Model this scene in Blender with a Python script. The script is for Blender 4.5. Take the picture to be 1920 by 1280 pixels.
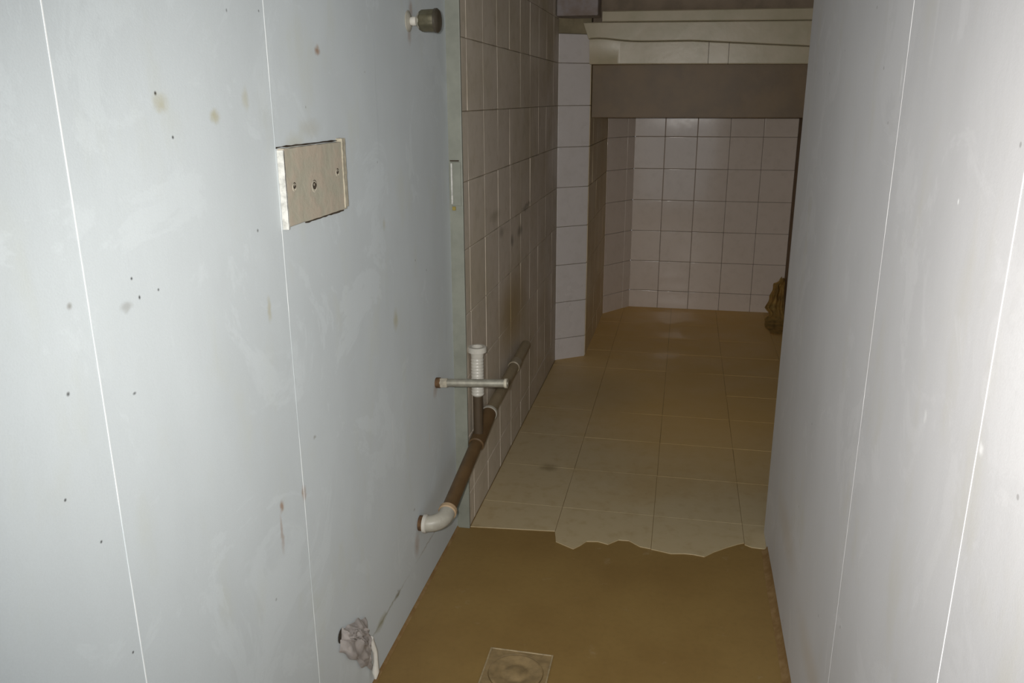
import bpy, bmesh, math, random
from mathutils import Vector, Matrix, noise

random.seed(7)
scene = bpy.context.scene
for o in list(bpy.data.objects):
    bpy.data.objects.remove(o, do_unlink=True)
COL = scene.collection

# ------------------------------------------------------------------ camera
EYE = Vector((0.0, 0.0, 1.33))
F_PX, PITCH, YAW, ROLL = 1534.53, 0.288428, -0.205811, 0.003730
cp, sp, cy, sy = math.cos(PITCH), math.sin(PITCH), math.cos(YAW), math.sin(YAW)
fwd = Vector((sy * cp, cy * cp, -sp))
right = Vector((cy, -sy, 0.0))
down = fwd.cross(right)
r2 = right * math.cos(ROLL) + down * math.sin(ROLL)
d2 = down * math.cos(ROLL) - right * math.sin(ROLL)
rot = Matrix((r2, -d2, -fwd)).transposed()
cam_data = bpy.data.cameras.new('camera')
cam_data.sensor_width = 36.0
cam_data.lens = F_PX / 1920.0 * 36.0
cam_data.clip_start = 0.02
cam = bpy.data.objects.new('camera', cam_data)
cam.matrix_world = Matrix.Translation(EYE) @ rot.to_4x4()
COL.objects.link(cam)
scene.camera = cam

# ------------------------------------------------------------------ world, flash, exposure
world = bpy.data.worlds.new('world')
scene.world = world
world.use_nodes = True
bg = world.node_tree.nodes['Background']
bg.inputs[0].default_value = (0.86, 0.94, 1.0, 1)
bg.inputs[1].default_value = 0.9

flash_data = bpy.data.lights.new('phone_flash', 'SPOT')
flash_data.energy = 117.0
flash_data.color = (1.0, 0.96, 0.91)
flash_data.shadow_soft_size = 0.012
flash_data.spot_size = math.radians(100)
flash_data.spot_blend = 1.0
flash = bpy.data.objects.new('phone_flash', flash_data)
flash_aim = Vector((-0.07, math.cos(0.27), -math.sin(0.27)))
flash.matrix_world = Matrix.Translation(EYE - r2 * 0.035 - d2 * 0.02) @ flash_aim.to_track_quat('-Z', 'Y').to_matrix().to_4x4()
COL.objects.link(flash)

vs = scene.view_settings
vs.view_transform = 'Standard'
vs.look = 'None'
vs.exposure = 0.0
vs.gamma = 1.0
vs.use_curve_mapping = False

# ------------------------------------------------------------------ materials
class NT:
    def __init__(self, name, rough=0.6, spec=0.5, metallic=0.0):
        self.m = bpy.data.materials.new(name)
        self.m.use_nodes = True
        self.t = self.m.node_tree
        self.b = self.t.nodes['Principled BSDF']
        self.b.inputs['Roughness'].default_value = rough
        self.b.inputs['Specular IOR Level'].default_value = spec
        self.b.inputs['Metallic'].default_value = metallic
        geo = self.t.nodes.new('ShaderNodeNewGeometry')
        self.pos = geo.outputs['Position']
    def link(self, a, b):
        self.t.links.new(a, b)
    def mapping(self, scale=(1, 1, 1), loc=(0, 0, 0)):
        n = self.t.nodes.new('ShaderNodeMapping')
        n.inputs['Scale'].default_value = scale
        n.inputs['Location'].default_value = loc
        self.link(self.pos, n.inputs['Vector'])
        return n.outputs[0]
    def noise(self, scale, detail=3, rough=0.55, vec=None, dist=0.0):
        n = self.t.nodes.new('ShaderNodeTexNoise')
        n.inputs['Scale'].default_value = scale
        n.inputs['Detail'].default_value = detail
        n.inputs['Roughness'].default_value = rough
        n.inputs['Distortion'].default_value = dist
        self.link(vec if vec is not None else self.pos, n.inputs['Vector'])
        return n.outputs['Fac']
    def ramp(self, v, a, b, lo=0.0, hi=1.0):
        n = self.t.nodes.new('ShaderNodeMapRange')
        n.interpolation_type = 'SMOOTHSTEP'
        n.inputs['From Min'].default_value = a
        n.inputs['From Max'].default_value = b
        n.inputs['To Min'].default_value = lo
        n.inputs['To Max'].default_value = hi
        self.link(v, n.inputs['Value'])
        return n.outputs[0]
    def math(self, op, a, b):
        n = self.t.nodes.new('ShaderNodeMath')
        n.operation = op
        for i, v in enumerate((a, b)):
            if isinstance(v, (int, float)):
                n.inputs[i].default_value = v
            else:
                self.link(v, n.inputs[i])
        return n.outputs[0]
    def rgb(self, c):
        n = self.t.nodes.new('ShaderNodeRGB')
        n.outputs[0].default_value = (c[0], c[1], c[2], 1)
        return n.outputs[0]
    def mix(self, fac, a, b):
        n = self.t.nodes.new('ShaderNodeMix')
        n.data_type = 'RGBA'
        if isinstance(fac, (int, float)):
            n.inputs[0].default_value = fac
        else:
            self.link(fac, n.inputs[0])
        for i, v in ((6, a), (7, b)):
            if isinstance(v, (tuple, list)):
                n.inputs[i].default_value = (v[0], v[1], v[2], 1)
            else:
                self.link(v, n.inputs[i])
        return n.outputs[2]
    def spot(self, col, centre, radii, c, strength=1.0, soft=0.5, wob=None):
        """mix colour c over col around a world position; radii = (rx, ry, rz)"""
        s = self.t.nodes.new('ShaderNodeVectorMath'); s.operation = 'SUBTRACT'
        self.link(wob if wob is not None else self.pos, s.inputs[0])
        s.inputs[1].default_value = centre
        d = self.t.nodes.new('ShaderNodeVectorMath'); d.operation = 'DIVIDE'
        self.link(s.outputs[0], d.inputs[0]); d.inputs[1].default_value = radii
        l = self.t.nodes.new('ShaderNodeVectorMath'); l.operation = 'LENGTH'
        self.link(d.outputs[0], l.inputs[0])
        f = self.ramp(l.outputs['Value'], soft, 1.0, strength, 0.0)
        return self.mix(f, col, c)
    def wobble(self, scale, amt):
        n = self.t.nodes.new('ShaderNodeTexNoise')
        n.inputs['Scale'].default_value = scale
        n.inputs['Detail'].default_value = 3
        self.link(self.pos, n.inputs['Vector'])
        s = self.t.nodes.new('ShaderNodeVectorMath'); s.operation = 'MULTIPLY_ADD'
        self.link(n.outputs['Color'], s.inputs[0])
        s.inputs[1].default_value = (amt, amt, amt)
        a = self.t.nodes.new('ShaderNodeVectorMath'); a.operation = 'ADD'
        self.link(self.pos, a.inputs[0]); a.inputs[1].default_value = (-amt / 2,) * 3
        self.link(a.outputs[0], s.inputs[2])
        return s.outputs[0]
    def color(self, c):
        if isinstance(c, (tuple, list)):
            self.b.inputs['Base Color'].default_value = (c[0], c[1], c[2], 1)
        else:
            self.link(c, self.b.inputs['Base Color'])
    def bump(self, h, strength=0.2, dist=0.005):
        n = self.t.nodes.new('ShaderNodeBump')
        n.inputs['Strength'].default_value = strength
        n.inputs['Distance'].default_value = dist
        self.link(h, n.inputs['Height'])
        self.link(n.outputs[0], self.b.inputs['Normal'])

XL, XT, XR = -0.658, -0.62, 0.308     # painted left wall, tiled left wall, right wall planes

def paint_material(name, base, x, spots, seed):
    m = NT(name, rough=0.62, spec=0.3)
    n1 = m.noise(1.6, 5, 0.6, m.mapping((1, 1, 0.6), (seed, 0, 0)))
    n2 = m.noise(9.0, 4, 0.6, m.mapping((1, 1, 0.45), (0, seed, 0)))
    n3 = m.noise(420.0, 2, 0.5)
    dark = tuple(v * 0.80 for v in base)
    warm = (base[0] * 0.93, base[1] * 0.91, base[2] * 0.82)
    c = m.mix(m.ramp(n1, 0.35, 0.72, 0.0, 0.55), base, dark)
    c = m.mix(m.ramp(n2, 0.52, 0.78, 0.0, 0.6), c, warm)
    pale = tuple(min(0.95, v * 1.1) for v in base)
    c = m.mix(m.ramp(m.noise(4.0, 6, 0.7, m.mapping((1, 1, 1), (seed * 2, 3, 1)), 0.8), 0.55, 0.6, 0.0, 0.35), c, pale)
    c = m.mix(m.ramp(n3, 0.3, 0.7, 0.0, 0.12), c, dark)
    # sparse fly specks
    v = m.t.nodes.new('ShaderNodeTexVoronoi'); v.inputs['Scale'].default_value = 9.0
    m.link(m.pos, v.inputs['Vector'])
    c = m.mix(m.ramp(v.outputs['Distance'], 0.018, 0.034, 0.4, 0.0), c, (0.12, 0.11, 0.10))
    wob = m.wobble(60, 0.014)
    for (y, z, ry, rz, sc, st) in spots:
        c = m.spot(c, (x, y, z), (0.3, ry, rz), sc, st, 0.1, wob if max(ry, rz) > 0.006 else None)
    m.color(c)
    m.bump(m.math('ADD', m.math('MULTIPLY', n2, 1.0), m.math('MULTIPLY', n3, 0.15)), 0.12, 0.006)
    return m.m

SPECK, OCHRE, RUST, GREY = (0.03, 0.03, 0.03), (0.42, 0.38, 0.20), (0.30, 0.15, 0.06), (0.30, 0.30, 0.28)
left_spots = [
    (0.962, 1.338, .004, .004, SPECK, 1), (0.988, 1.283, .0035, .0035, SPECK, .9), (0.970, 1.326, .022, .018, OCHRE, .5),
    (1.093, 1.307, .018, .014, OCHRE, .6), (1.452, 1.414, .014, .012, RUST, .75), (1.183, 1.331, .016, .022, OCHRE, .35),
    (1.198, 0.999, .010, .03, OCHRE, .45), (0.853, 1.088, .018, .009, GREY, .5), (0.760, 1.112, .006, .006, GREY, .8),
    (0.869, 1.120, .003, .003, SPECK, .9), (0.879, 1.094, .003, .004, SPECK, .9), (0.918, 1.095, .003, .003, SPECK, .8),
    (0.737, 1.017, .004, .004, SPECK, .8), (0.845, 0.979, .005, .003, SPECK, .7), (0.707, 0.902, .003, .003, SPECK, .9),
    (0.750, 0.825, .003, .003, SPECK, .9), (1.180, 0.648, .010, .016, RUST, .7), (1.172, 0.600, .008, .05, RUST, .42),
    (1.264, 0.631, .012, .022, RUST, .6), (1.793, 0.824, .022, .035, OCHRE, .5), (1.184, 1.131, .004, .004, SPECK, .7),
    (1.248, 1.461, .003, .003, SPECK, .7), (1.153, 1.453, .003, .004, SPECK, .6), (1.746, 1.060, .012, .02, OCHRE, .3),
    (1.991, 1.535, .02, .03, RUST, .45), (1.975, 1.475, .02, .03, RUST, .35), (1.335, 1.255, .05, .03, OCHRE, .3),
    (1.324, 0.718, .008, .006, GREY, .7), (0.773, 0.653, .003, .003, SPECK, .9), (1.40, 1.28, .06, .025, (0.45, 0.44, 0.36), .4),
    (1.60, 0.12, .05, .02, (0.28, 0.26, 0.12), .6), (1.72, 0.12, .03, .012, (0.16, 0.14, 0.08), .7), (1.88, 0.17, .03, .05, RUST, .4),
    (1.87, 0.28, .012, .006, GREY, .6), (2.02, 0.42, .01, .05, (0.6, 0.6, 0.58), .6), (2.09, 0.54, .03, .03, RUST, .35),
    (1.65, 0.121, .20, .007, (0.26, 0.25, 0.17), .6), (1.98, 0.121, .16, .006, (0.28, 0.26, 0.20), .5),
]
M_LEFT = paint_material('left_wall_paint', (0.605, 0.655, 0.675), XL, left_spots, 3.0)
right_spots = [
    (1.372, 1.354, .008, .03, (0.9, 0.9, 0.9), .5), (1.028, 1.215, .004, .005, (1, 1, 1), .9), (0.841, 0.988, .010, .010, (0.95, 0.95, 0.95), .8),
    (1.031, 0.951, .008, .012, (0.9, 0.9, 0.9), .5), (0.80, 0.55, .004, .004, SPECK, .5), (0.86, 0.42, .004, .004, SPECK, .5),
    (2.0, 0.25, .25, .08, (0.55, 0.46, 0.34), .35), (1.5, 0.2, .3, .07, (0.55, 0.46, 0.34), .35),
]
M_RIGHT = paint_material('right_wall_paint', (0.665, 0.66, 0.67), XR, right_spots, 11.0)

def seam_material(name, hi, lo, a, b):
    m = NT(name, rough=0.45, spec=0.4)
    n = m.noise(3.0, 4, 0.6, m.mapping((3, 3, 1.4)))
    m.color(m.mix(m.ramp(n, a, b), hi, lo))
    return m.m
SL1 = seam_material('strong_left_joint_filler', (0.88, 0.90, 0.90), (0.66, 0.71, 0.73), 0.45, 0.62)
SL2 = seam_material('patchy_left_joint_filler', (0.84, 0.87, 0.87), (0.575, 0.625, 0.645), 0.44, 0.60)
SL3 = seam_material('faint_left_joint_filler', (0.74, 0.77, 0.78), (0.555, 0.61, 0.635), 0.34, 0.46)
SR1 = seam_material('strong_right_joint_filler', (0.88, 0.88, 0.88), (0.72, 0.72, 0.72), 0.50, 0.66)
SR2 = seam_material('patchy_right_joint_filler', (0.82, 0.82, 0.82), (0.61, 0.605, 0.61), 0.36, 0.50)
SR3 = seam_material('faint_right_joint_filler', (0.68, 0.675, 0.67), (0.61, 0.60, 0.595), 0.30, 0.50)

def tile_material(name, base, dirt, amount, rough=0.22, marks=(), spread=0.35, lo=0.42, hi=0.75):
    m = NT(name, rough=rough, spec=0.5)
    n1 = m.noise(2.3, 5, 0.62, m.mapping((1, 1, 1), (amount * 9, 0, 0)))
    n2 = m.noise(22.0, 4, 0.6)
    c = m.mix(m.ramp(n1, lo, hi, amount * 0.4, amount), base, dirt)
    c = m.mix(m.ramp(n2, 0.45, 0.8, 0.0, amount * 0.6), c, tuple(v * 0.8 for v in dirt))
    info = m.t.nodes.new('ShaderNodeObjectInfo')
    c = m.mix(m.ramp(info.outputs['Random'], 0.0, 1.0, 0.0, 0.10), c, tuple(v * 0.75 for v in base))
    wob = m.wobble(30, 0.03)
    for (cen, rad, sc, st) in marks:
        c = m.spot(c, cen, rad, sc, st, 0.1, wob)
    m.color(c)
    r = m.ramp(n1, 0.3, 0.8, rough, min(0.75, rough + spread))
    m.link(r, m.b.inputs['Roughness'])
    m.bump(m.noise(14.0, 2), 0.05, 0.004)
    return m.m

dk = (0.07, 0.06, 0.03)
M_TILE_DARK = tile_material('grimy_wall_tile', (0.68, 0.61, 0.54), (0.50, 0.43, 0.30), 0.75, 0.34, marks=[
    ((XT, 2.80, .88), (.3, .05, .03), dk, .5), ((XT, 3.13, .835), (.3, .08, .03), dk, .6), ((XT, 3.24, .91), (.3, .10, .02), dk, .5),
    ((XT, 2.98, .82), (.3, .04, .035), dk, .7), ((XT, 3.3, .92), (.3, .10, .012), dk, .5), ((XT, 2.70, .95), (.3, .12, .03), (.2, .17, .08), .5),
    ((XT, 3.0, .55), (.3, .35, .22), (.36, .26, .10), .8), ((XT, 3.7, .5), (.3, .25, .3), (.40, .32, .17), .5)])
M_TILE_COL = tile_material('corner_wall_tile', (0.68, 0.64, 0.63), (0.46, 0.42, 0.36), 0.3, 0.25)
M_TILE_BACK = tile_material('back_wall_tile', (0.76, 0.67, 0.60), (0.62, 0.52, 0.42), 0.35, 0.075, spread=0.07)
M_TILE_SIDE = tile_material('alcove_side_tile', (0.82, 0.69, 0.46), (0.7, 0.56, 0.34), 0.6, 0.4)
M_TILE_FLOOR = tile_material('dusty_brightened_floor_tile', (0.47, 0.40, 0.26), (0.40, 0.285, 0.13), 0.8, 0.42, marks=[
    ((.1, 5.0, 0), (1.7, 2.3, .3), (.82, .53, .18), .95), ((.15, 3.5, 0), (.75, .95, .3), (.64, .42, .15), .85), ((-.35, 3.6, 0), (.3, .4, .3), (.42, .31, .15), .5),  # wide far marks: ochre dust, brightened to paint in light missing there
    ((-.44, 2.78, 0), (.05, .05, .3), (.16, .12, .05), .6)])

def plain(name, c, rough=0.6, vary=0.25, scale=12.0, spec=0.4, metallic=0.0, bump=0.0, c2=None):
    m = NT(name, rough=rough, spec=spec, metallic=metallic)
    n = m.noise(scale, 5, 0.6)
    lo = c2 if c2 else tuple(v * (1 - vary) for v in c)
    m.color(m.mix(m.ramp(n, 0.35, 0.7), c, lo))
    if bump:
        m.bump(n, bump, 0.006)
    return m.m

M_GROUT = plain('dark_grout', (0.22, 0.185, 0.13), 0.9)
M_GROUT_GRIME = plain('grimy_grout', (0.30, 0.25, 0.17), 0.9)
M_GROUT_PALE = plain('pale_grout', (0.30, 0.26, 0.22), 0.9)
M_BROWN_LINTEL = plain('brown_stained_lintel', (0.175, 0.115, 0.055), 0.45, 0.3, 7.0, 0.3, bump=0.25, c2=(0.14, 0.095, 0.05))
M_BEIGE = plain('beige_patched_plaster', (0.46, 0.395, 0.275), 0.33, 0.2, 6.0, 0.5, bump=0.25, c2=(0.39, 0.345, 0.225))
M_BEIGE_TOP = plain('umber_plaster', (0.27, 0.21, 0.15), 0.8, 0.25)
M_CONCRETE = plain('dark_grey_beam_paint', (0.30, 0.27, 0.27), 0.8, 0.3, 9.0, c2=(0.22, 0.17, 0.14))
M_CEIL = plain('ceiling_plaster', (0.62, 0.61, 0.58), 0.9, 0.15)
M_JAMB = plain('pale_green_jamb_paint', (0.235, 0.245, 0.205), 0.5, 0.15, 16.0)
M_UMBER = plain('reddish_brown_plaster', (0.25, 0.17, 0.10), 0.8, 0.25)

# brown screed of the passage floor
m = NT('brown_floor_screed', rough=0.5, spec=0.35)
n1 = m.noise(2.2, 6, 0.62)
n2 = m.noise(60.0, 4, 0.6)
c = m.mix(m.ramp(n1, 0.35, 0.7), (0.245, 0.158, 0.052), (0.205, 0.126, 0.040))
c = m.mix(m.ramp(n2, 0.4, 0.8, 0.0, 0.25), c, (0.16, 0.10, 0.035))
c = m.mix(m.ramp(m.noise(14.0, 5, 0.7), 0.62, 0.72, 0.0, 0.3), c, (0.34, 0.27, 0.16))
m.color(c)
m.bump(m.math('ADD', n1, m.math('MULTIPLY', n2, 0.2)), 0.15, 0.006)
M_SCREED = m.m
M_FILLET = plain('ochre_mortar_fillet', (0.20, 0.115, 0.04), 0.7, 0.3, 30.0, bump=0.3, c2=(0.27, 0.175, 0.075))

# ------------------------------------------------------------------ mesh helpers
def link_mesh(name, bm, mat, parent=None, smooth=False, mesh=None):
    if mesh is None:
        mesh = bpy.data.meshes.new(name)
        bmesh.ops.recalc_face_normals(bm, faces=bm.faces)
        if smooth:
            for f in bm.faces:
                f.smooth = True
        bm.to_mesh(mesh); bm.free()
        mesh.materials.append(mat)
        if smooth and name != 'wall_tile':
            mesh.set_sharp_from_angle(angle=math.radians(38))
    o = bpy.data.objects.new(name, mesh)
    COL.objects.link(o)
    if parent is not None:
        o.parent = parent
    return o

def empty(name, loc=(0, 0, 0)):
    o = bpy.data.objects.new(name, None)
    o.empty_display_size = 0.05
    o.location = loc
    COL.objects.link(o)
    return o

def tag(o, label, cat, group=None):
    o['label'] = label; o['category'] = cat
    if group:
        o['group'] = group
    return o

def struct(o, label, cat):
    o['kind'] = 'structure'; o['label'] = label; o['category'] = cat
    return o

def child(o, parent):
    """parent while keeping world placement (parents carry translation only)"""
    o.parent = parent
    o.location = o.location - parent.location
    return o

def box_bm(x0, x1, y0, y1, z0, z1, bev=0.0, seg=2):
    bm = bmesh.new()
    bmesh.ops.create_cube(bm, size=1.0)
    for v in bm.verts:
        v.co = Vector(((x0 + x1) / 2 + v.co.x * (x1 - x0), (y0 + y1) / 2 + v.co.y * (y1 - y0), (z0 + z1) / 2 + v.co.z * (z1 - z0)))
    if bev > 0:
        bmesh.ops.bevel(bm, geom=list(bm.edges), offset=bev, segments=seg, profile=0.6, affect='EDGES')
    return bm

def prism_bm(poly, axis, a, b, bev=0.0):
    """extrude a 2-D polygon. axis 'z': poly in (x,y); 'y': poly in (x,z); 'x': poly in (y,z)"""
    def mk(p, t):
        return {'z': (p[0], p[1], t), 'y': (p[0], t, p[1]), 'x': (t, p[0], p[1])}[axis]
    bm = bmesh.new()
    lo = [bm.verts.new(mk(p, a)) for p in poly]
    hi = [bm.verts.new(mk(p, b)) for p in poly]
    bm.faces.new(lo); bm.faces.new(hi)
    n = len(poly)
    for i in range(n):
        bm.faces.new((lo[i], lo[(i + 1) % n], hi[(i + 1) % n], hi[i]))
    bmesh.ops.recalc_face_normals(bm, faces=bm.faces)
    if bev > 0:
        es = [e for e in bm.edges if all(abs(v.co['xyz'.index(axis)] - b) < 1e-6 for v in e.verts)]
        bmesh.ops.bevel(bm, geom=es, offset=bev, segments=2, profile=0.6, affect='EDGES')
    return bm

def lathe_bm(profile, origin, direction, seg=28, closed=False):
    """profile: (t, r) along direction"""
    d = Vector(direction).normalized()
    u = d.orthogonal().normalized(); w = d.cross(u)
    o = Vector(origin)
    bm = bmesh.new()
    rings = []
    for t, r in profile:
        if r < 1e-6:
            rings.append([bm.verts.new(o + d * t)])
        else:
            rings.append([bm.verts.new(o + d * t + (u * math.cos(2 * math.pi * k / seg) + w * math.sin(2 * math.pi * k / seg)) * r) for k in range(seg)])
    for a, b in zip(rings, rings[1:]):
        for k in range(seg):
            q = (k + 1) % seg
            if len(a) == 1 and len(b) == 1:
                continue
            if len(a) == 1:
                bm.faces.new((a[0], b[q], b[k]))
            elif len(b) == 1:
                bm.faces.new((a[k], a[q], b[0]))
            else:
                bm.faces.new((a[k], a[q], b[q], b[k]))
    return bm

def tube_bm(pts, radii, seg=24, cap=True):
    pts = [Vector(p) for p in pts]
    if not isinstance(radii, (list, tuple)):
        radii = [radii] * len(pts)
    bm = bmesh.new()
    rings = []
    ref = None
    for i, p in enumerate(pts):
        t = (pts[min(i + 1, len(pts) - 1)] - pts[max(i - 1, 0)]).normalized()
        if ref is None:
            ref = t.orthogonal().normalized()
        ref = (ref - t * ref.dot(t)).normalized()
        w = t.cross(ref)
        rings.append([bm.verts.new(p + (ref * math.cos(2 * math.pi * k / seg) + w * math.sin(2 * math.pi * k / seg)) * radii[i]) for k in range(seg)])
    for a, b in zip(rings, rings[1:]):
        for k in range(seg):
            q = (k + 1) % seg
            bm.faces.new((a[k], a[q], b[q], b[k]))
    if cap:
        bm.faces.new(rings[0]); bm.faces.new(rings[-1])
    return bm

# ------------------------------------------------------------------ setting: floor
Y_BACK, CEIL = 5.335, 2.45
Y0 = -0.35
floor = struct(link_mesh('floor', box_bm(-1.0, 1.1, Y0, 5.6, -0.12, 0.0), M_SCREED),
               'brown screeded passage floor partly covered with dusty tiles', 'floor')

# floor tiles: first row broken, the rest whole, tops 9 mm above the screed
XJ = [-0.618, -0.345, -0.040, 0.243, 0.540, 0.655]
YJ = [2.480 + 0.305 * k for k in range(11)]
broken = {
    0: [(-0.618, 2.293), (-0.345, 2.318)],
    1: [(-0.345, 2.31), (-0.333, 2.255), (-0.300, 2.236), (-0.274, 2.222), (-0.256, 2.246), (-0.239, 2.275), (-0.205, 2.281), (-0.172, 2.270), (-0.142, 2.303), (-0.110, 2.305), (-0.074, 2.276), (-0.040, 2.270)],
    2: [(-0.040, 2.268), (0.02, 2.254), (0.06, 2.262), (0.088, 2.262), (0.12, 2.256), (0.15, 2.290), (0.19, 2.325), (0.225, 2.352), (0.243, 2.362)],
    3: [(0.243, 2.352), (0.262, 2.340), (0.285, 2.338), (0.307, 2.338), (0.309, 2.447), (0.42, 2.447), (0.54, 2.447)],
    4: [(0.54, 2.447), (0.655, 2.447)],
}
G = 0.0006
HT = 0.0032
for i in range(5):
    x0, x1 = XJ[i] + G, XJ[i + 1] - G
    edge = [(min(max(px, x0), x1), py) for px, py in broken[i]]
    poly = edge + [(x1, YJ[0] - G), (x0, YJ[0] - G)]
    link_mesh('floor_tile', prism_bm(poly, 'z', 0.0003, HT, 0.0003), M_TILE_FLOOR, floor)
cache = {}
for i in range(5):
    x0, x1 = XJ[i] + G, XJ[i + 1] - G
    for j in range(len(YJ) - 1):
        ya, yb = YJ[j] + G, YJ[j + 1] - G
        if ya > Y_BACK - 0.02:
            continue
        yb = min(yb, Y_BACK - 0.0015)
        key = (i, round(yb - ya, 4))
        w, h = x1 - x0, yb - ya
        if key not in cache:
            bm = box_bm(-w / 2, w / 2, -h / 2, h / 2, 0.0003, HT, 0.0002, 1)
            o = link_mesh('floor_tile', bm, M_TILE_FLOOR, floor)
            cache[key] = o.data
        else:
            o = link_mesh('floor_tile', None, None, floor, mesh=cache[key])
        o.location = ((x0 + x1) / 2, (ya + yb) / 2, random.uniform(-0.0002, 0.0002))
        o.rotation_euler = (random.uniform(-.002, .002), random.uniform(-.002, .002), random.uniform(-.003, .003))

# ------------------------------------------------------------------ setting: painted passage walls in panels
def panel_wall(name, x, sgn, y_end, seams, mat, seam_mats, label, base_h):
    """wall plane at x, body behind it on the side sgn (-1: towards -x)"""
    core0, core1 = sorted((x + sgn * 0.012, x + sgn * 0.11))
    body = struct(link_mesh(name, box_bm(core0, core1, Y0, y_end, 0, CEIL), mat), label, 'wall')
    ys = [Y0] + seams + [y_end]
    a, b = sorted((x, x + sgn * 0.0118))
    for y0_, y1_ in zip(ys, ys[1:]):
        link_mesh('panel', box_bm(a, b, y0_ + 0.0007, y1_ - (0.0007 if y1_ != y_end else 0), base_h, CEIL), mat, body)
    sa, sb = sorted((x + sgn * 0.0119, x - sgn * 0.0006))
    for s, seam_mat in zip(seams, seam_mats):
        pr = 0.0005 if 'strong' in seam_mat.name else (0.0003 if 'patchy' in seam_mat.name else 0.0)
        # filler bead in the joint, slightly wavy and a hair proud
        pts = [(s - 0.0011 + 0.0006 * noise.noise(Vector((s * 7, z * 3, 1))), z) for z in [base_h + (CEIL - base_h) * k / 40 for k in range(41)]]
        bm = bmesh.new()
        prev = None
        for yy, z in pts:
            row = [bm.verts.new((x + sgn * 0.010, yy - 0.0004, z)), bm.verts.new((x - sgn * pr, yy + 0.0003, z)),
                   bm.verts.new((x - sgn * pr, yy + 0.0019, z)), bm.verts.new((x + sgn * 0.010, yy + 0.0026, z))]
            if prev:
                for k in range(3):
                    bm.faces.new((prev[k], prev[k + 1], row[k + 1], row[k]))
            prev = row
        link_mesh('joint_filler', bm, seam_mat, body)
    return body

wall_left = panel_wall('wall_left', XL, -1, 2.288, [-0.16, 0.314, 0.789, 1.264, 1.738, 2.212], M_LEFT, [SL1, SL1, SL1, SL2, SL3, SL3],
                       'stained white painted panel wall on the left of the passage', 0.122)
wall_right = panel_wall('wall_right', XR, 1, 2.44, [-0.13, 0.360, 0.852, 1.354], M_RIGHT, [SR1, SR1, SR1, SR2],
                        'clean white painted panel wall on the right of the passage', 0.0)
struct(link_mesh('baseboard_left', box_bm(XL - 0.0118, XL - 0.0008, Y0, 2.288, 0.0, 0.1205), M_LEFT),
       'low white painted skirting along the left wall', 'skirting')

def fillet(name, x, sgn, y0, y1, size, label):
    bm = bmesh.new(); prev = None
    N = 60
    for k in range(N + 1):
        y = y0 + (y1 - y0) * k / N
        s = size * (1 + 0.3 * noise.noise(Vector((x * 3, y * 3.5, 2.0))))
        row = [bm.verts.new((x, y, 0.0)), bm.verts.new((x, y, s * 1.1)), bm.verts.new((x + sgn * s * 0.32, y, s * 0.45)), bm.verts.new((x + sgn * s, y, 0.0006))]
        if prev:
            for q in range(3):
                bm.faces.new((prev[q], prev[q + 1], row[q + 1], row[q]))
        prev = row
    return struct(link_mesh(name, bm, M_FILLET, smooth=True), label, 'skirting')
fillet('trim_1', XL - 0.0008, 1, Y0, 2.288, 0.007, 'thin ochre mortar line where left wall meets floor')
fillet('baseboard_right', XR, -1, Y0, 2.33, 0.017, 'rounded ochre mortar fillet along the foot of the right wall')

# ------------------------------------------------------------------ setting: tiled walls
PITCH_T = 0.1965
ROWS = [-0.0795 + PITCH_T * k for k in range(14)]   # joint heights: 0.117, 0.3135, ...
TT = 0.007
tile_meshes = {}
def tile_grid(parent, p0, p1, z0, z1, mat, start=0.0, ztop_skip=None, jitter=0.0004, proud=None, gap=0.0022):
    """tiles on the vertical plane from p0 to p1 (x, y); visible side is to the right-hand normal given by n"""
    a, b = Vector((p0[0], p0[1], 0)), Vector((p1[0], p1[1], 0))
    L = (b - a).length
    d = (b - a).normalized()
    n = Vector((d.y, -d.x, 0))
    ang = math.atan2(d.y, d.x)
    cuts = [0.0]
    s = start if start > 0.004 else start + PITCH_T
    while s < L - 0.004:
        cuts.append(s); s += PITCH_T
    cuts.append(L)
    zc = [z0] + [z for z in ROWS if z0 + 0.01 < z < z1 - 0.01] + [z1]
    for i, (s0, s1) in enumerate(zip(cuts, cuts[1:])):
        for j, (za, zb) in enumerate(zip(zc, zc[1:])):
            w, h = s1 - s0 - gap, zb - za - gap
            if w < 0.006 or h < 0.006:
                continue
            key = (round(w, 4), round(h, 4), mat.name)
            if key not in tile_meshes:
                bm = box_bm(-w / 2, w / 2, -0.0035, 0.0035, -h / 2, h / 2, 0.0030, 3)
                o = link_mesh('wall_tile', bm, mat, parent, smooth=True)
                nn = [(0.0, -1.0, 0.0) if v.co.y < -0.00349 else tuple(v.normal) for v in o.data.vertices]
                o.data.normals_split_custom_set_from_vertices(nn)
                tile_meshes[key] = o.data
            else:
                o = link_mesh('wall_tile', None, None, parent, mesh=tile_meshes[key])
            c = a + d * ((s0 + s1) / 2)
            c.z = (za + zb) / 2
            off = random.uniform(-jitter, jitter)
            rx, rz = random.uniform(-.004, .004), random.uniform(-.004, .004)
            if proud and proud(i, j):
                off += 0.0022; rx = 0.004; rz = -0.006
            o.location = c + n * (off - 0.0035)
            o.rotation_euler = (rx, 0, ang + rz)

def wall_slab(name, p0, p1, z0, z1, thick, mat, label, inset=0.0085):
    """body of a tiled wall; grout face lies inset behind the tile face"""
    a, b = Vector((p0[0], p0[1], 0)), Vector((p1[0], p1[1], 0))
    d = (b - a).normalized(); n = Vector((d.y, -d.x, 0))
    q = [a - n * 0.0035, b - n * 0.0035, b - n * thick, a - n * thick]
    return struct(link_mesh(name, prism_bm([(v.x, v.y) for v in q], 'z', z0, z1), mat), label, 'wall')

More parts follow.
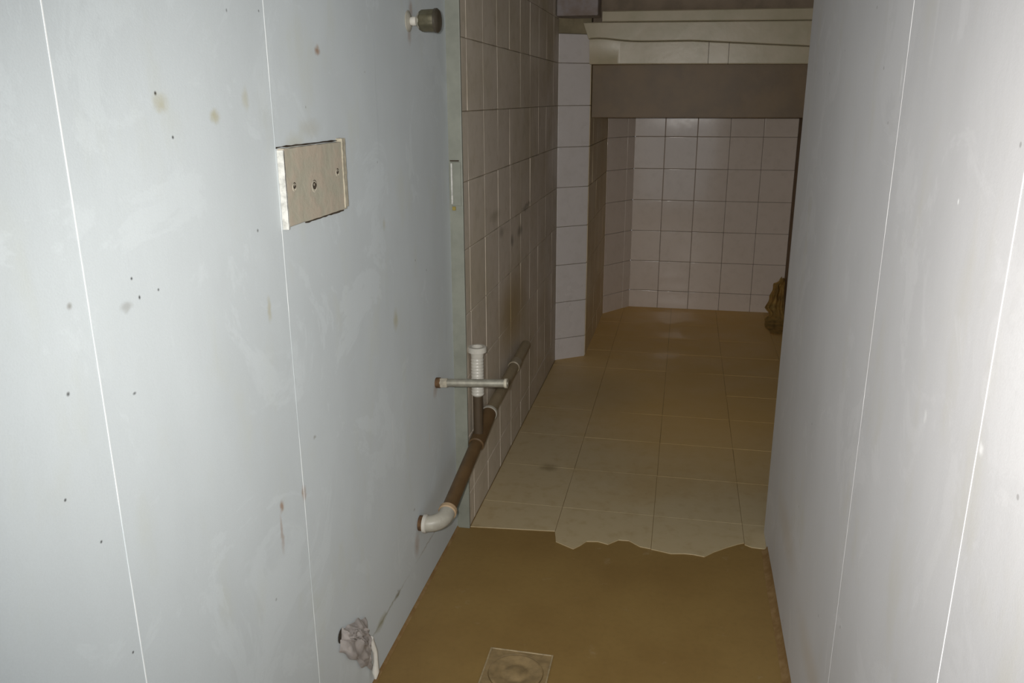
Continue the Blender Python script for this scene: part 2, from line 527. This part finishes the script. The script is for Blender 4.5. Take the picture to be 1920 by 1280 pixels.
Y_STEP = 2.290
C0, C1 = (XT, 4.083), (-0.476, 4.190)      # oblique corner face
A1, A2 = (-0.470, 5.110), (-0.318, 5.335)  # end of the alcove side, end of the small corner facet
B1 = (0.655, Y_BACK)

w = wall_slab('wall_rear_left', (XT, Y_STEP), C0, 0, CEIL, 0.14, M_GROUT_GRIME, 'grimy brownish tiled wall running on behind the pipes')
tile_grid(w, (XT, Y_STEP + 0.006), C0, 0.0, 2.2, M_TILE_DARK, start=2.553 - PITCH_T - (Y_STEP + 0.006), proud=lambda i, j: (i == 6 and j == 5), gap=0.0018)
# painted front edge of that wall, 4 cm deep step
struct(link_mesh('trim_2', box_bm(XL - 0.05, XT + 0.0015, Y_STEP - 0.006, Y_STEP + 0.005, 0, CEIL, 0.002, 2), M_JAMB),
       'narrow pale painted edge between the white wall and the tiled wall', 'jamb')

w = wall_slab('wall_rear_corner', C0, C1, 0, CEIL, 0.10, M_GROUT, 'narrow angled wall face with one column of pale square tiles')
tile_grid(w, C0, C1, 0.0, 1.625, M_TILE_COL)
link_mesh('upper_patch', prism_bm([(C0[0] + 0.0005, C0[1] - 0.001), (C1[0] - 0.002, C1[1] - 0.003), (C1[0] - 0.006, C1[1] + 0.01), (C0[0], C0[1] + 0.01)], 'z', 1.627, 2.2),
          plain('olive_brown_plaster', (0.32, 0.27, 0.17), 0.8, 0.3), w)

w = wall_slab('wall_alcove_left', C1, A1, 0, CEIL, 0.10, M_GROUT, 'dim brown side wall of the alcove behind the angled corner')
tile_grid(w, (C1[0], C1[1] + 0.012), A1, 0.0, 1.5, M_TILE_SIDE, start=0.15)
w = wall_slab('wall_alcove_corner', A1, A2, 0, CEIL, 0.12, M_GROUT_PALE, 'slanted tiled corner facet at the left end of the back wall')
tile_grid(w, A1, A2, 0.0, 1.5, M_TILE_BACK)
w = wall_slab('wall_back', A2, B1, 0, CEIL, 0.12, M_GROUT_PALE, 'back wall of the alcove in pale square tiles')
tile_grid(w, (A2[0] - 0.012, A2[1]), B1, 0.0, 1.5, M_TILE_BACK)
struct(link_mesh('wall_rear_right', box_bm(0.655, 0.78, 2.45, 5.5, 0, CEIL), M_UMBER), 'brown plastered side wall hidden behind the right passage wall', 'wall')
struct(link_mesh('wall_rear_return', box_bm(0.42, 0.78, 2.33, 2.447, 0, CEIL), M_CEIL), 'short return wall behind the end of the right passage wall', 'wall')
struct(link_mesh('ceiling', box_bm(-1.0, 1.1, Y0, 5.6, CEIL, CEIL + 0.1), M_CEIL), 'plastered ceiling slab above the passage', 'ceiling')

# lintels over the alcove
lint = struct(link_mesh('trim_3', box_bm(-0.50, 0.654, 4.266, 4.33, 1.4405, 1.80), M_BEIGE_TOP), 'beige patched lintel above the alcove opening', 'lintel')
def course(zl, zh, y, left, k, right=0.650):
    """one horizontal course of the patched lintel; zl, zh: functions of x"""
    N = 30
    bm = bmesh.new(); prev = None
    xs = [left[0] + (right - left[0]) * q / N for q in range(N + 1)]
    for q, x in enumerate(xs):
        b0, t0 = zl(x), zh(x)
        xb = x if q else left[1]
        xt = x if q else left[0]
        yy = y + 0.0025 * noise.noise(Vector((x * 6, k * 3.1, 0)))
        row = [bm.verts.new((xb, y + 0.124, b0)), bm.verts.new((xb, yy + 0.003, b0)), bm.verts.new((xb, yy, b0 + 0.004)), bm.verts.new((xt, yy + 0.002, t0 - 0.004)), bm.verts.new((xt, yy + 0.006, t0)), bm.verts.new((xt, y + 0.124, t0))]
        if prev:
            for s in range(6):
                bm.faces.new((prev[s], prev[(s + 1) % 6], row[(s + 1) % 6], row[s]))
        else:
            bm.faces.new(row)
        prev = row
    bm.faces.new(prev)
    return link_mesh('course', bm, M_BEIGE, lint, smooth=True)
sag = lambda x: 1.586 + 0.018 * math.exp(-((x + 0.45) / 0.12) ** 2) - 0.034 * max(0, x) / 0.55
low = lambda x: 1.487 - 0.010 * (x + .48)
course(low, lambda x: sag(x) - 0.001, 4.140, (-0.482, -0.479), 1, 0.0755)
course(low, lambda x: sag(x) - 0.001, 4.1385, (0.0775, 0.0775), 4, 0.1665)
course(low, lambda x: sag(x) - 0.001, 4.141, (0.1685, 0.1685), 6)
course(lambda x: sag(x) + 0.001, lambda x: 1.676 - 0.012 * (x + .4) - 0.001, 4.146, (-0.512, -0.487), 2)
course(lambda x: 1.676 - 0.012 * (x + .4) + 0.001, lambda x: 1.722 - 0.008 * x, 4.152, (-0.424, -0.424), 3)
struct(link_mesh('trim_4', box_bm(-0.472, 0.653, 4.2055, 4.262, 1.237, 1.4865, 0.003, 2), M_BROWN_LINTEL),
       'dark brown glossy board lintel below the beige lintel', 'lintel')
struct(link_mesh('trim_5', box_bm(-0.618, -0.428, 3.99, 4.13, 1.692, CEIL - 0.002, 0.006, 2), M_CONCRETE),
       'dark grey ceiling beam end above the angled tiled corner', 'beam')
struct(link_mesh('trim_6', box_bm(-0.46, 0.652, 4.268, 4.33, 1.802, CEIL - 0.002), M_BEIGE_TOP), 'umber plaster above the lintel', 'wall')

# ------------------------------------------------------------------ fittings on the left wall
M_STEEL = plain('dull_grey_steel', (0.42, 0.40, 0.33), 0.45, 0.3, 30.0, 0.5, 0.55)
M_RUSTM = plain('rusty_iron', (0.13, 0.07, 0.03), 0.85, 0.5, 60.0)
M_BROWN_PVC = plain('brown_plastic_pipe', (0.125, 0.075, 0.033), 0.45, 0.25, 14.0, 0.4)
M_WHITE_PVC = plain('white_plastic', (0.56, 0.54, 0.48), 0.35, 0.15, 25.0)
M_GREY_PVC = plain('aged_grey_plastic', (0.40, 0.38, 0.32), 0.4, 0.25, 20.0)
M_OLIVE_METAL = plain('tarnished_bronze', (0.15, 0.135, 0.085), 0.35, 0.35, 40.0, 0.5, 0.5)
M_CREAM = plain('cream_filler', (0.47, 0.43, 0.33), 0.85, 0.3, 60.0, bump=0.4)
M_PUTTY = plain('putty_coloured_board', (0.40, 0.38, 0.30), 0.8, 0.22, 26.0, bump=0.35, c2=(0.45, 0.385, 0.305))
M_PUTTY_PALE = plain('pale_putty', (0.50, 0.46, 0.37), 0.85, 0.3, 60.0)
M_HOLE_SHADOW = plain('dark_hole_and_shadow', (0.06, 0.045, 0.03), 0.95)
M_WHITE_EDGE = plain('white_plaster_edge', (0.60, 0.60, 0.56), 0.8, 0.4, 70.0, bump=0.5)
M_PLASTIC_FILM = plain('milky_plastic_film', (0.72, 0.67, 0.64), 0.4, 0.2, 40.0)
M_PAPER = plain('ochre_paper', (0.72, 0.50, 0.17), 0.8, 0.35, 22.0, bump=0.3)

# blank cover board over a switch box
P = tag(empty('cover_plate', (XL, 1.27, 1.125)), 'putty coloured blank cover board with three screw holes on left wall', 'cover plate')
YA, YB = 1.272, 1.520
zt = lambda y: 1.252 + 0.002 * (y - YA) / (YB - YA)
zb = lambda y: 1.124 + 0.006 * (y - YA) / (YB - YA)
def wall_plate(y0, y1, z0, z1, x0, x1, mat, name, rough_edge=0.0, bev=0.0015, seedv=0, N=14):
    pts = []
    for k in range(N + 1):
        y = y0 + (y1 - y0) * k / N
        pts.append((y, z0 + rough_edge * noise.noise(Vector((y * 90, seedv, 0)))))
    for k in range(1, N):
        z = z0 + (z1 - z0) * k / N
        pts.append((y1 + rough_edge * noise.noise(Vector((z * 90, seedv, 5))), z))
    for k in range(N + 1):
        y = y1 + (y0 - y1) * k / N
        pts.append((y, z1 + rough_edge * noise.noise(Vector((y * 90, seedv, 9)))))
    for k in range(1, N):
        z = z1 + (z0 - z1) * k / N
        pts.append((y0 + rough_edge * noise.noise(Vector((z * 90, seedv, 13))), z))
    return link_mesh(name, prism_bm(pts, 'x', x0, x1, bev), mat)
child(wall_plate(YA, YB, 1.124, 1.252, XL + 0.0003, XL + 0.0105, M_PUTTY, 'board', 0.0015, 0.001, 1), P)
o = child(wall_plate(YA - 0.004, YA + 0.0005, 1.1195, 1.250, XL + 0.0002, XL + 0.0112, M_WHITE_EDGE, 'left_edge_strip', 0.0022, 0.001, 2), P)
o['label'] = 'bright white plaster edge'
o = child(wall_plate(YB - 0.012, YB + 0.004, 1.128, 1.258, XL + 0.0003, XL + 0.0125, M_CREAM, 'right_edge_strip', 0.003, 0.001, 3), P)
o['label'] = 'ragged cream filler edge'
child(wall_plate(YA - 0.006, YB + 0.002, 1.2530, 1.2555, XL + 0.0003, XL + 0.0022, M_HOLE_SHADOW, 'top_gap', 0.0024, 0.0003, 4), P)
child(wall_plate(YA + 0.08, YB + 0.002, 1.1185, 1.1235, XL + 0.0003, XL + 0.0022, M_HOLE_SHADOW, 'bottom_shadow_strip', 0.0030, 0.0003, 5), P)  # dark strip painted in as the shadow line under the board
for (yy, zz, r) in ((1.300, 1.190, .0055), (1.378, 1.184, .0085), (1.482, 1.199, .0055)):
    h = child(link_mesh('screw_hole', lathe_bm([(0, 0), (0.0006, r * 0.8), (0.0012, r)], (XL + 0.0103, yy, zz), (1, 0, 0), 18), M_HOLE_SHADOW), P)
    ring = lathe_bm([(0, r * 0.9), (0.0008, r * 1.0), (0.0008, r * 1.12), (0, r * 1.3)], (XL + 0.0104, yy, zz - 0.003), (1, 0, 0), 18)
    q = link_mesh('chipped_rim', ring, M_PUTTY_PALE, smooth=True)
    q.parent = h

# strike plate on the step edge
ys = Y_STEP - 0.006
S = tag(empty('strike_plate', (-0.640, ys, 1.03)), 'small upright painted metal plate on the wall edge beside the tiles', 'plate')
def plate_y(x0, x1, z0, z1, y0, y1, mat, name, bev=0.0008):
    return child(link_mesh(name, box_bm(x0, x1, y0, y1, z0, z1, bev, 1), mat), S)
plate_y(-0.652, -0.6235, 1.035, 1.158, ys - 0.0025, ys - 0.0002, M_JAMB, 'plate')
o = plate_y(-0.6515, -0.6465, 1.040, 1.155, ys - 0.0075, ys - 0.0026, M_WHITE_EDGE, 'lip'); o['label'] = 'bright white raised lip'
o = plate_y(-0.654, -0.628, 1.160, 1.1635, ys - 0.004, ys - 0.0002, M_HOLE_SHADOW, 'top_crack')
o = plate_y(-0.650, -0.640, 1.022, 1.033, ys - 0.004, ys - 0.0002, plain('yellow_rust', (0.33, 0.26, 0.07), 0.9), 'rust_blot')

# shut-off valve near the top of the frame
vo = Vector((XL + 0.0005, 1.967, 1.505))
V = tag(empty('shutoff_valve', vo), 'tarnished round valve handle on a stem high on the left wall', 'valve')
def lat(profile, mat, name, parent, origin=vo, direction=(1, 0, 0), seg=28):
    return child(link_mesh(name, lathe_bm(profile, origin, direction, seg), mat, smooth=True), parent)
lat([(0, 0), (0, .024), (.002, .024), (.004, .019), (.007, .013), (.007, 0)], M_GREY_PVC, 'escutcheon', V)
lat([(.006, 0), (.006, .009), (.014, .011), (.02, .010), (.022, .006), (.030, .006), (.030, 0)], M_WHITE_PVC, 'stem', V)
# fluted handle
def fluted(profile, origin, seg=48, flutes=8, depth=0.0018):
    bm = lathe_bm(profile, origin, (1, 0, 0), seg)
    for v in bm.verts:
        d = v.co - origin
        r = math.hypot(d.y, d.z)
        if r > 0.014:
            a = math.atan2(d.z, d.y)
            s = 1 - depth / r * (0.5 + 0.5 * math.cos(flutes * a))
            v.co.y = origin.y + d.y * s; v.co.z = origin.z + d.z * s
    return bm
h = child(link_mesh('handle', fluted([(.024, 0), (.024, .013), (.030, .022), (.036, .0255), (.066, .0265), (.068, .026)], vo), M_OLIVE_METAL, smooth=True), V)
q = link_mesh('end_cap', lathe_bm([(.0665, .0272), (.072, .0272), (.0765, .0225), (.078, .012), (.078, 0)], vo, (1, 0, 0), 36), plain('dark_valve_cap', (0.06, 0.05, 0.035), 0.35), smooth=True)
q.parent = h; q.location = (0, 0, 0)
q = link_mesh('collar', lathe_bm([(.0225, 0), (.0225, .0125), (.0275, .0195), (.031, .0215), (.031, 0)], vo, (1, 0, 0), 32), M_GREY_PVC, smooth=True)
q.parent = h; q.location = (0, 0, 0)
for part in (h,):
    pass

# thin water pipe stub
wo = Vector((XL + 0.0005, 2.098, 0.560))
wd = Vector((0.205, 0.0, 0.012))
W = tag(empty('water_pipe', wo), 'thin grey water pipe stub sticking straight out of left wall', 'pipe')
L = wd.length
lat([(0, 0), (0, .015), (.012, .015), (.014, .0125), (.014, 0)], M_RUSTM, 'rusty_socket', W, wo, wd)
lat([(.013, 0), (.013, .0145), (.032, .0145), (.034, .0125), (.034, 0)], plain('bright_pipe_nut', (0.55, 0.50, 0.40), 0.4, 0.4, 60.0, 0.5, 0.3), 'nut', W, wo, wd, 6)
lat([(.03, .0115), (L, .0115), (L, .0085), (L - .03, .0085), (L - .03, 0)], M_STEEL, 'tube', W, wo, wd)
lat([(L - .008, .0117), (L - .006, .0135), (L + .001, .0135), (L + .001, .0088)], plain('pale_pipe_lip', (0.52, 0.48, 0.38), 0.4), 'end_lip', W, wo, wd)

# drain pipe along the foot of the wall
PX = -0.594
D = tag(empty('drain_pipe', (PX, 1.93, 0.0)), 'brown sloping drain pipe with white elbow leaving the left wall', 'drain pipe')
p_in = Vector((XL + 0.001, 1.905, 0.222))
lat([(0, 0), (0, .021), (.010, .021), (.012, .018), (.024, .018), (.024, 0)], M_RUSTM, 'wall_stub', D, p_in, (1, 0, 0))
# elbow: arc from +x to +y (slightly rising)
end_dir = Vector((0.0, 0.5, 0.098)).normalized()
R = 0.046
pts = []
rad = []
for k in range(13):
    a = math.pi / 2 * k / 12
    pts.append(Vector((PX - R, p_in.y, p_in.z)) + Vector((1, 0, 0)) * R * math.sin(a) + end_dir * R * (1 - math.cos(a)))
pts = [p_in + Vector((.014, 0, 0))] + pts + [pts[-1] + end_dir * 0.016]
elbow = child(link_mesh('elbow', tube_bm(pts, 0.0225, 28), M_GREY_PVC, smooth=True), D)
q = link_mesh('inlet_rim', lathe_bm([(0.012, .018), (.012, .0255), (.020, .0255), (.022, .0226)], p_in, (1, 0, 0)), M_WHITE_PVC, smooth=True)
q.parent = elbow; q.location = (-D.location.x, -D.location.y, -D.location.z) if False else (0, 0, 0)
pe = pts[-1]
q = link_mesh('outlet_rim', lathe_bm([(-.010, .0226), (-.008, .0258), (.004, .0258), (.004, .020)], pe, end_dir), plain('tan_rim', (0.42, 0.30, 0.18), 0.4), smooth=True)
q.parent = elbow; q.location = (0, 0, 0)
p_mid = Vector((PX, 2.30, 0.2950))
p_tee = Vector((PX, 2.47, 0.3300))
p_end = Vector((PX, 3.12, 0.374))
lat([(0, 0), (0, .0200), ((p_mid - pe).length, .0200), ((p_mid - pe).length, 0)], M_BROWN_PVC, 'lower_tube', D, pe, p_mid - pe)
tee = child(link_mesh('tee', lathe_bm([(-.012, .0202), (-.01, .0245), ((p_tee - p_mid).length, .0245), ((p_tee - p_mid).length, .020)], p_mid, p_tee - p_mid), M_BROWN_PVC, smooth=True), D)
q = link_mesh('tee_rim', lathe_bm([(-.006, .0246), (-.005, .0275), (.004, .0275), (.006, .0246)], p_tee, p_tee - p_mid), M_GREY_PVC, smooth=True)
q.parent = tee
lat([(0, 0), (0, .0195), ((p_end - p_tee).length, .0195), ((p_end - p_tee).length, .016), ((p_end - p_tee).length - .02, 0)], plain('dusty_brown_pipe', (0.27, 0.215, 0.135), 0.4, 0.3, 9.0), 'upper_tube', D, p_tee, p_end - p_tee)
pc = p_tee + (p_end - p_tee) * 0.62
lat([(0, .0196), (.002, .023), (.05, .023), (.052, .0196)], plain('tan_coupling', (0.33, 0.28, 0.20), 0.4), 'coupling', D, pc, p_end - p_tee)
rz = Vector((PX, 2.322, 0.300))
lat([(0, .015), (.215, .015)], plain('blackened_brown_pipe', (0.075, 0.052, 0.03), 0.6), 'riser', D, rz, (0, 0, 1))
prof = [(.145, .0155)]
t = .15
while t < .262:
    prof += [(t, .0200), (t + .005, .0200), (t + .007, .0185), (t + .009, .0185)]
    t += .010
prof += [(.27, .0195), (.285, .021), (.288, .0295), (.302, .0295), (.304, .027), (.304, .018), (.25, .016), (.25, 0)]
o = lat(prof, M_WHITE_PVC, 'threaded_collar', D, rz, (0, 0, 1)); o['label'] = 'white ribbed collar with a flared rim'

# crumpled plastic stuffed into a hole
K = tag(empty('plastic_wad', (XL, 1.40, 0.04)), 'crumpled milky plastic stuffed into a hole low in left wall', 'plastic bag')
corners = [(1.374, 0.268), (1.500, 0.205), (1.524, 0.040), (1.352, 0.222)]   # TL, TR, BR, BL in (y, z)
N = 34
bm = bmesh.new()
def film(u, v):
    # u across, v downward; gathers at the hole in the upper left, hangs to the lower right
    TL, TR, BR, BL = [Vector(c) for c in corners]
    p = (TL * (1 - u) + TR * u) * (1 - v) + (BL * (1 - u) + BR * u) * v
    p += Vector((0.010 * noise.noise(Vector((u * 5, v * 3, 1))), 0.012 * noise.noise(Vector((u * 4, v * 4, 7)))))
    ang = math.atan2(v + 0.15, u + 0.15)
    fold = abs(noise.noise(Vector((ang * 7.0, (u + v) * 1.2, 3))))
    edge = min(1, 5 * min(u + 0.02, 1 - u, v + 0.02, 1 - v))
    x = XL + 0.003 + edge * (0.010 + 0.020 * fold + 0.012 * abs(noise.noise(Vector((u * 6, v * 6, 4)))))
    return Vector((x, p.x, p.y))
grid = [[bm.verts.new(film(i / N, j / N)) for i in range(N + 1)] for j in range(N + 1)]
for j in range(N):
    for i in range(N):
        bm.faces.new((grid[j][i], grid[j][i + 1], grid[j + 1][i + 1], grid[j + 1][i]))
geom = bmesh.ops.solidify(bm, geom=list(bm.faces), thickness=0.0012)
child(link_mesh('film', bm, M_PLASTIC_FILM, smooth=True), K)
tail = tube_bm([(XL + .012, 1.497, 0.150), (XL + .018, 1.507, 0.110), (XL + .016, 1.512, 0.080), (XL + .014, 1.514, 0.050), (XL + .013, 1.513, 0.030)], [.008, .006, .006, .009, .003], 10)
o = child(link_mesh('twisted_tail', tail, plain('bright_plastic_film', (0.70, 0.68, 0.62), 0.4), smooth=True), K)
hole = lathe_bm([(0.0, 0.0), (0.0005, 0.012), (0.0012, 0.016)], (XL + 0.0004, 1.372, 0.247), (1, 0, 0), 16)
child(link_mesh('hole', hole, M_HOLE_SHADOW), K)

# ------------------------------------------------------------------ floor drain
FD = tag(empty('floor_drain', (-0.335, 1.633, 0.0)), 'square floor drain cover with round lid flush in brown floor', 'floor drain')
M_DRAIN = plain('dirty_drain_plate', (0.27, 0.19, 0.09), 0.5, 0.3, 40.0, bump=0.2)
M_DRAIN_RIM = plain('worn_drain_edge', (0.36, 0.28, 0.16), 0.5, 0.35, 70.0)
x0, x1, y0, y1 = -0.415, -0.255, 1.553, 1.713
bm = bmesh.new()
cx, cy_ = (x0 + x1) / 2, (y0 + y1) / 2
SEG = 48
outer, inner, topo = [], [], []
for k in range(SEG):
    a = 2 * math.pi * k / SEG
    c, s = math.cos(a), math.sin(a)
    f = 0.079 / max(abs(c), abs(s))
    outer.append(bm.verts.new((cx + c * f, cy_ + s * f, 0.0025)))
    inner.append(bm.verts.new((cx + c * 0.068, cy_ + s * 0.068, 0.0025)))
    topo.append(bm.verts.new((cx + c * 0.066, cy_ + s * 0.066, 0.0006)))
for k in range(SEG):
    q = (k + 1) % SEG
    bm.faces.new((outer[k], outer[q], inner[q], inner[k]))
    bm.faces.new((inner[k], inner[q], topo[q], topo[k]))
child(link_mesh('frame', bm, M_DRAIN), FD)
for (a, b, c, d) in ((x0, x0 + .004, y0, y1), (x1 - .004, x1, y0, y1), (x0 + .004, x1 - .004, y1 - .004, y1), (x0 + .004, x1 - .004, y0, y0 + .004)):
    child(link_mesh('border_strip', box_bm(a, b, c, d, 0.0003, 0.0042, 0.001, 1), M_DRAIN_RIM), FD)
prof = [(0.0006, .0655), (.0035, .0655), (.0042, .0635), (.0042, .058), (.003, .056), (.003, .040), (.0016, .037), (.0016, .026), (.003, .024), (.003, 0)]
child(link_mesh('round_lid', lathe_bm(prof, (cx, cy_, 0), (0, 0, 1), 48), M_DRAIN, smooth=True), FD)

# ------------------------------------------------------------------ crumpled paper in the far corner
PP = tag(empty('paper_sheet', (0.57, 5.1, HT)), 'crumpled ochre paper slumped in the far right corner', 'paper')
bm = bmesh.new()
N = 26
# outline rows from top to bottom: (left x, right x, y, z)
rows = [(0.622, 0.650, 5.30, 0.245), (0.598, 0.650, 5.285, 0.215), (0.563, 0.650, 5.26, 0.165), (0.548, 0.648, 5.22, 0.110), (0.540, 0.645, 5.15, 0.055), (0.530, 0.640, 5.06, 0.022), (0.515, 0.630, 4.96, 0.013), (0.54, 0.60, 4.80, 0.0115)]
def row_at(t):
    s = t * (len(rows) - 1); i = min(int(s), len(rows) - 2); f = s - i
    return [rows[i][k] * (1 - f) + rows[i + 1][k] * f for k in range(4)]
grid = []
for j in range(N + 1):
    xl, xr, yy, zz = row_at(j / N)
    line = []
    for i in range(N + 1):
        u = i / N
        f = abs(noise.noise(Vector((u * 5, j / N * 2.2, 2.5))))
        jag = 0.035 * noise.noise(Vector((j * 0.35, 4, 0))) * (1 - u)
        wgt = min(1, zz * 12)
        line.append(bm.verts.new((xl + (xr - xl) * u + jag, yy - 0.05 * f * wgt - 0.02 * (1 - u) * wgt + (0.03 * noise.noise(Vector((u * 9, 1, 1))) if j == N else 0), max(zz + 0.012 * noise.noise(Vector((u * 6, j * .3, 9))) * wgt, HT + 0.0025))))
    grid.append(line)
for j in range(N):
    for i in range(N):
        bm.faces.new((grid[j][i], grid[j][i + 1], grid[j + 1][i + 1], grid[j + 1][i]))
bmesh.ops.solidify(bm, geom=list(bm.faces), thickness=0.0012)
child(link_mesh('sheet', bm, M_PAPER, smooth=True), PP)
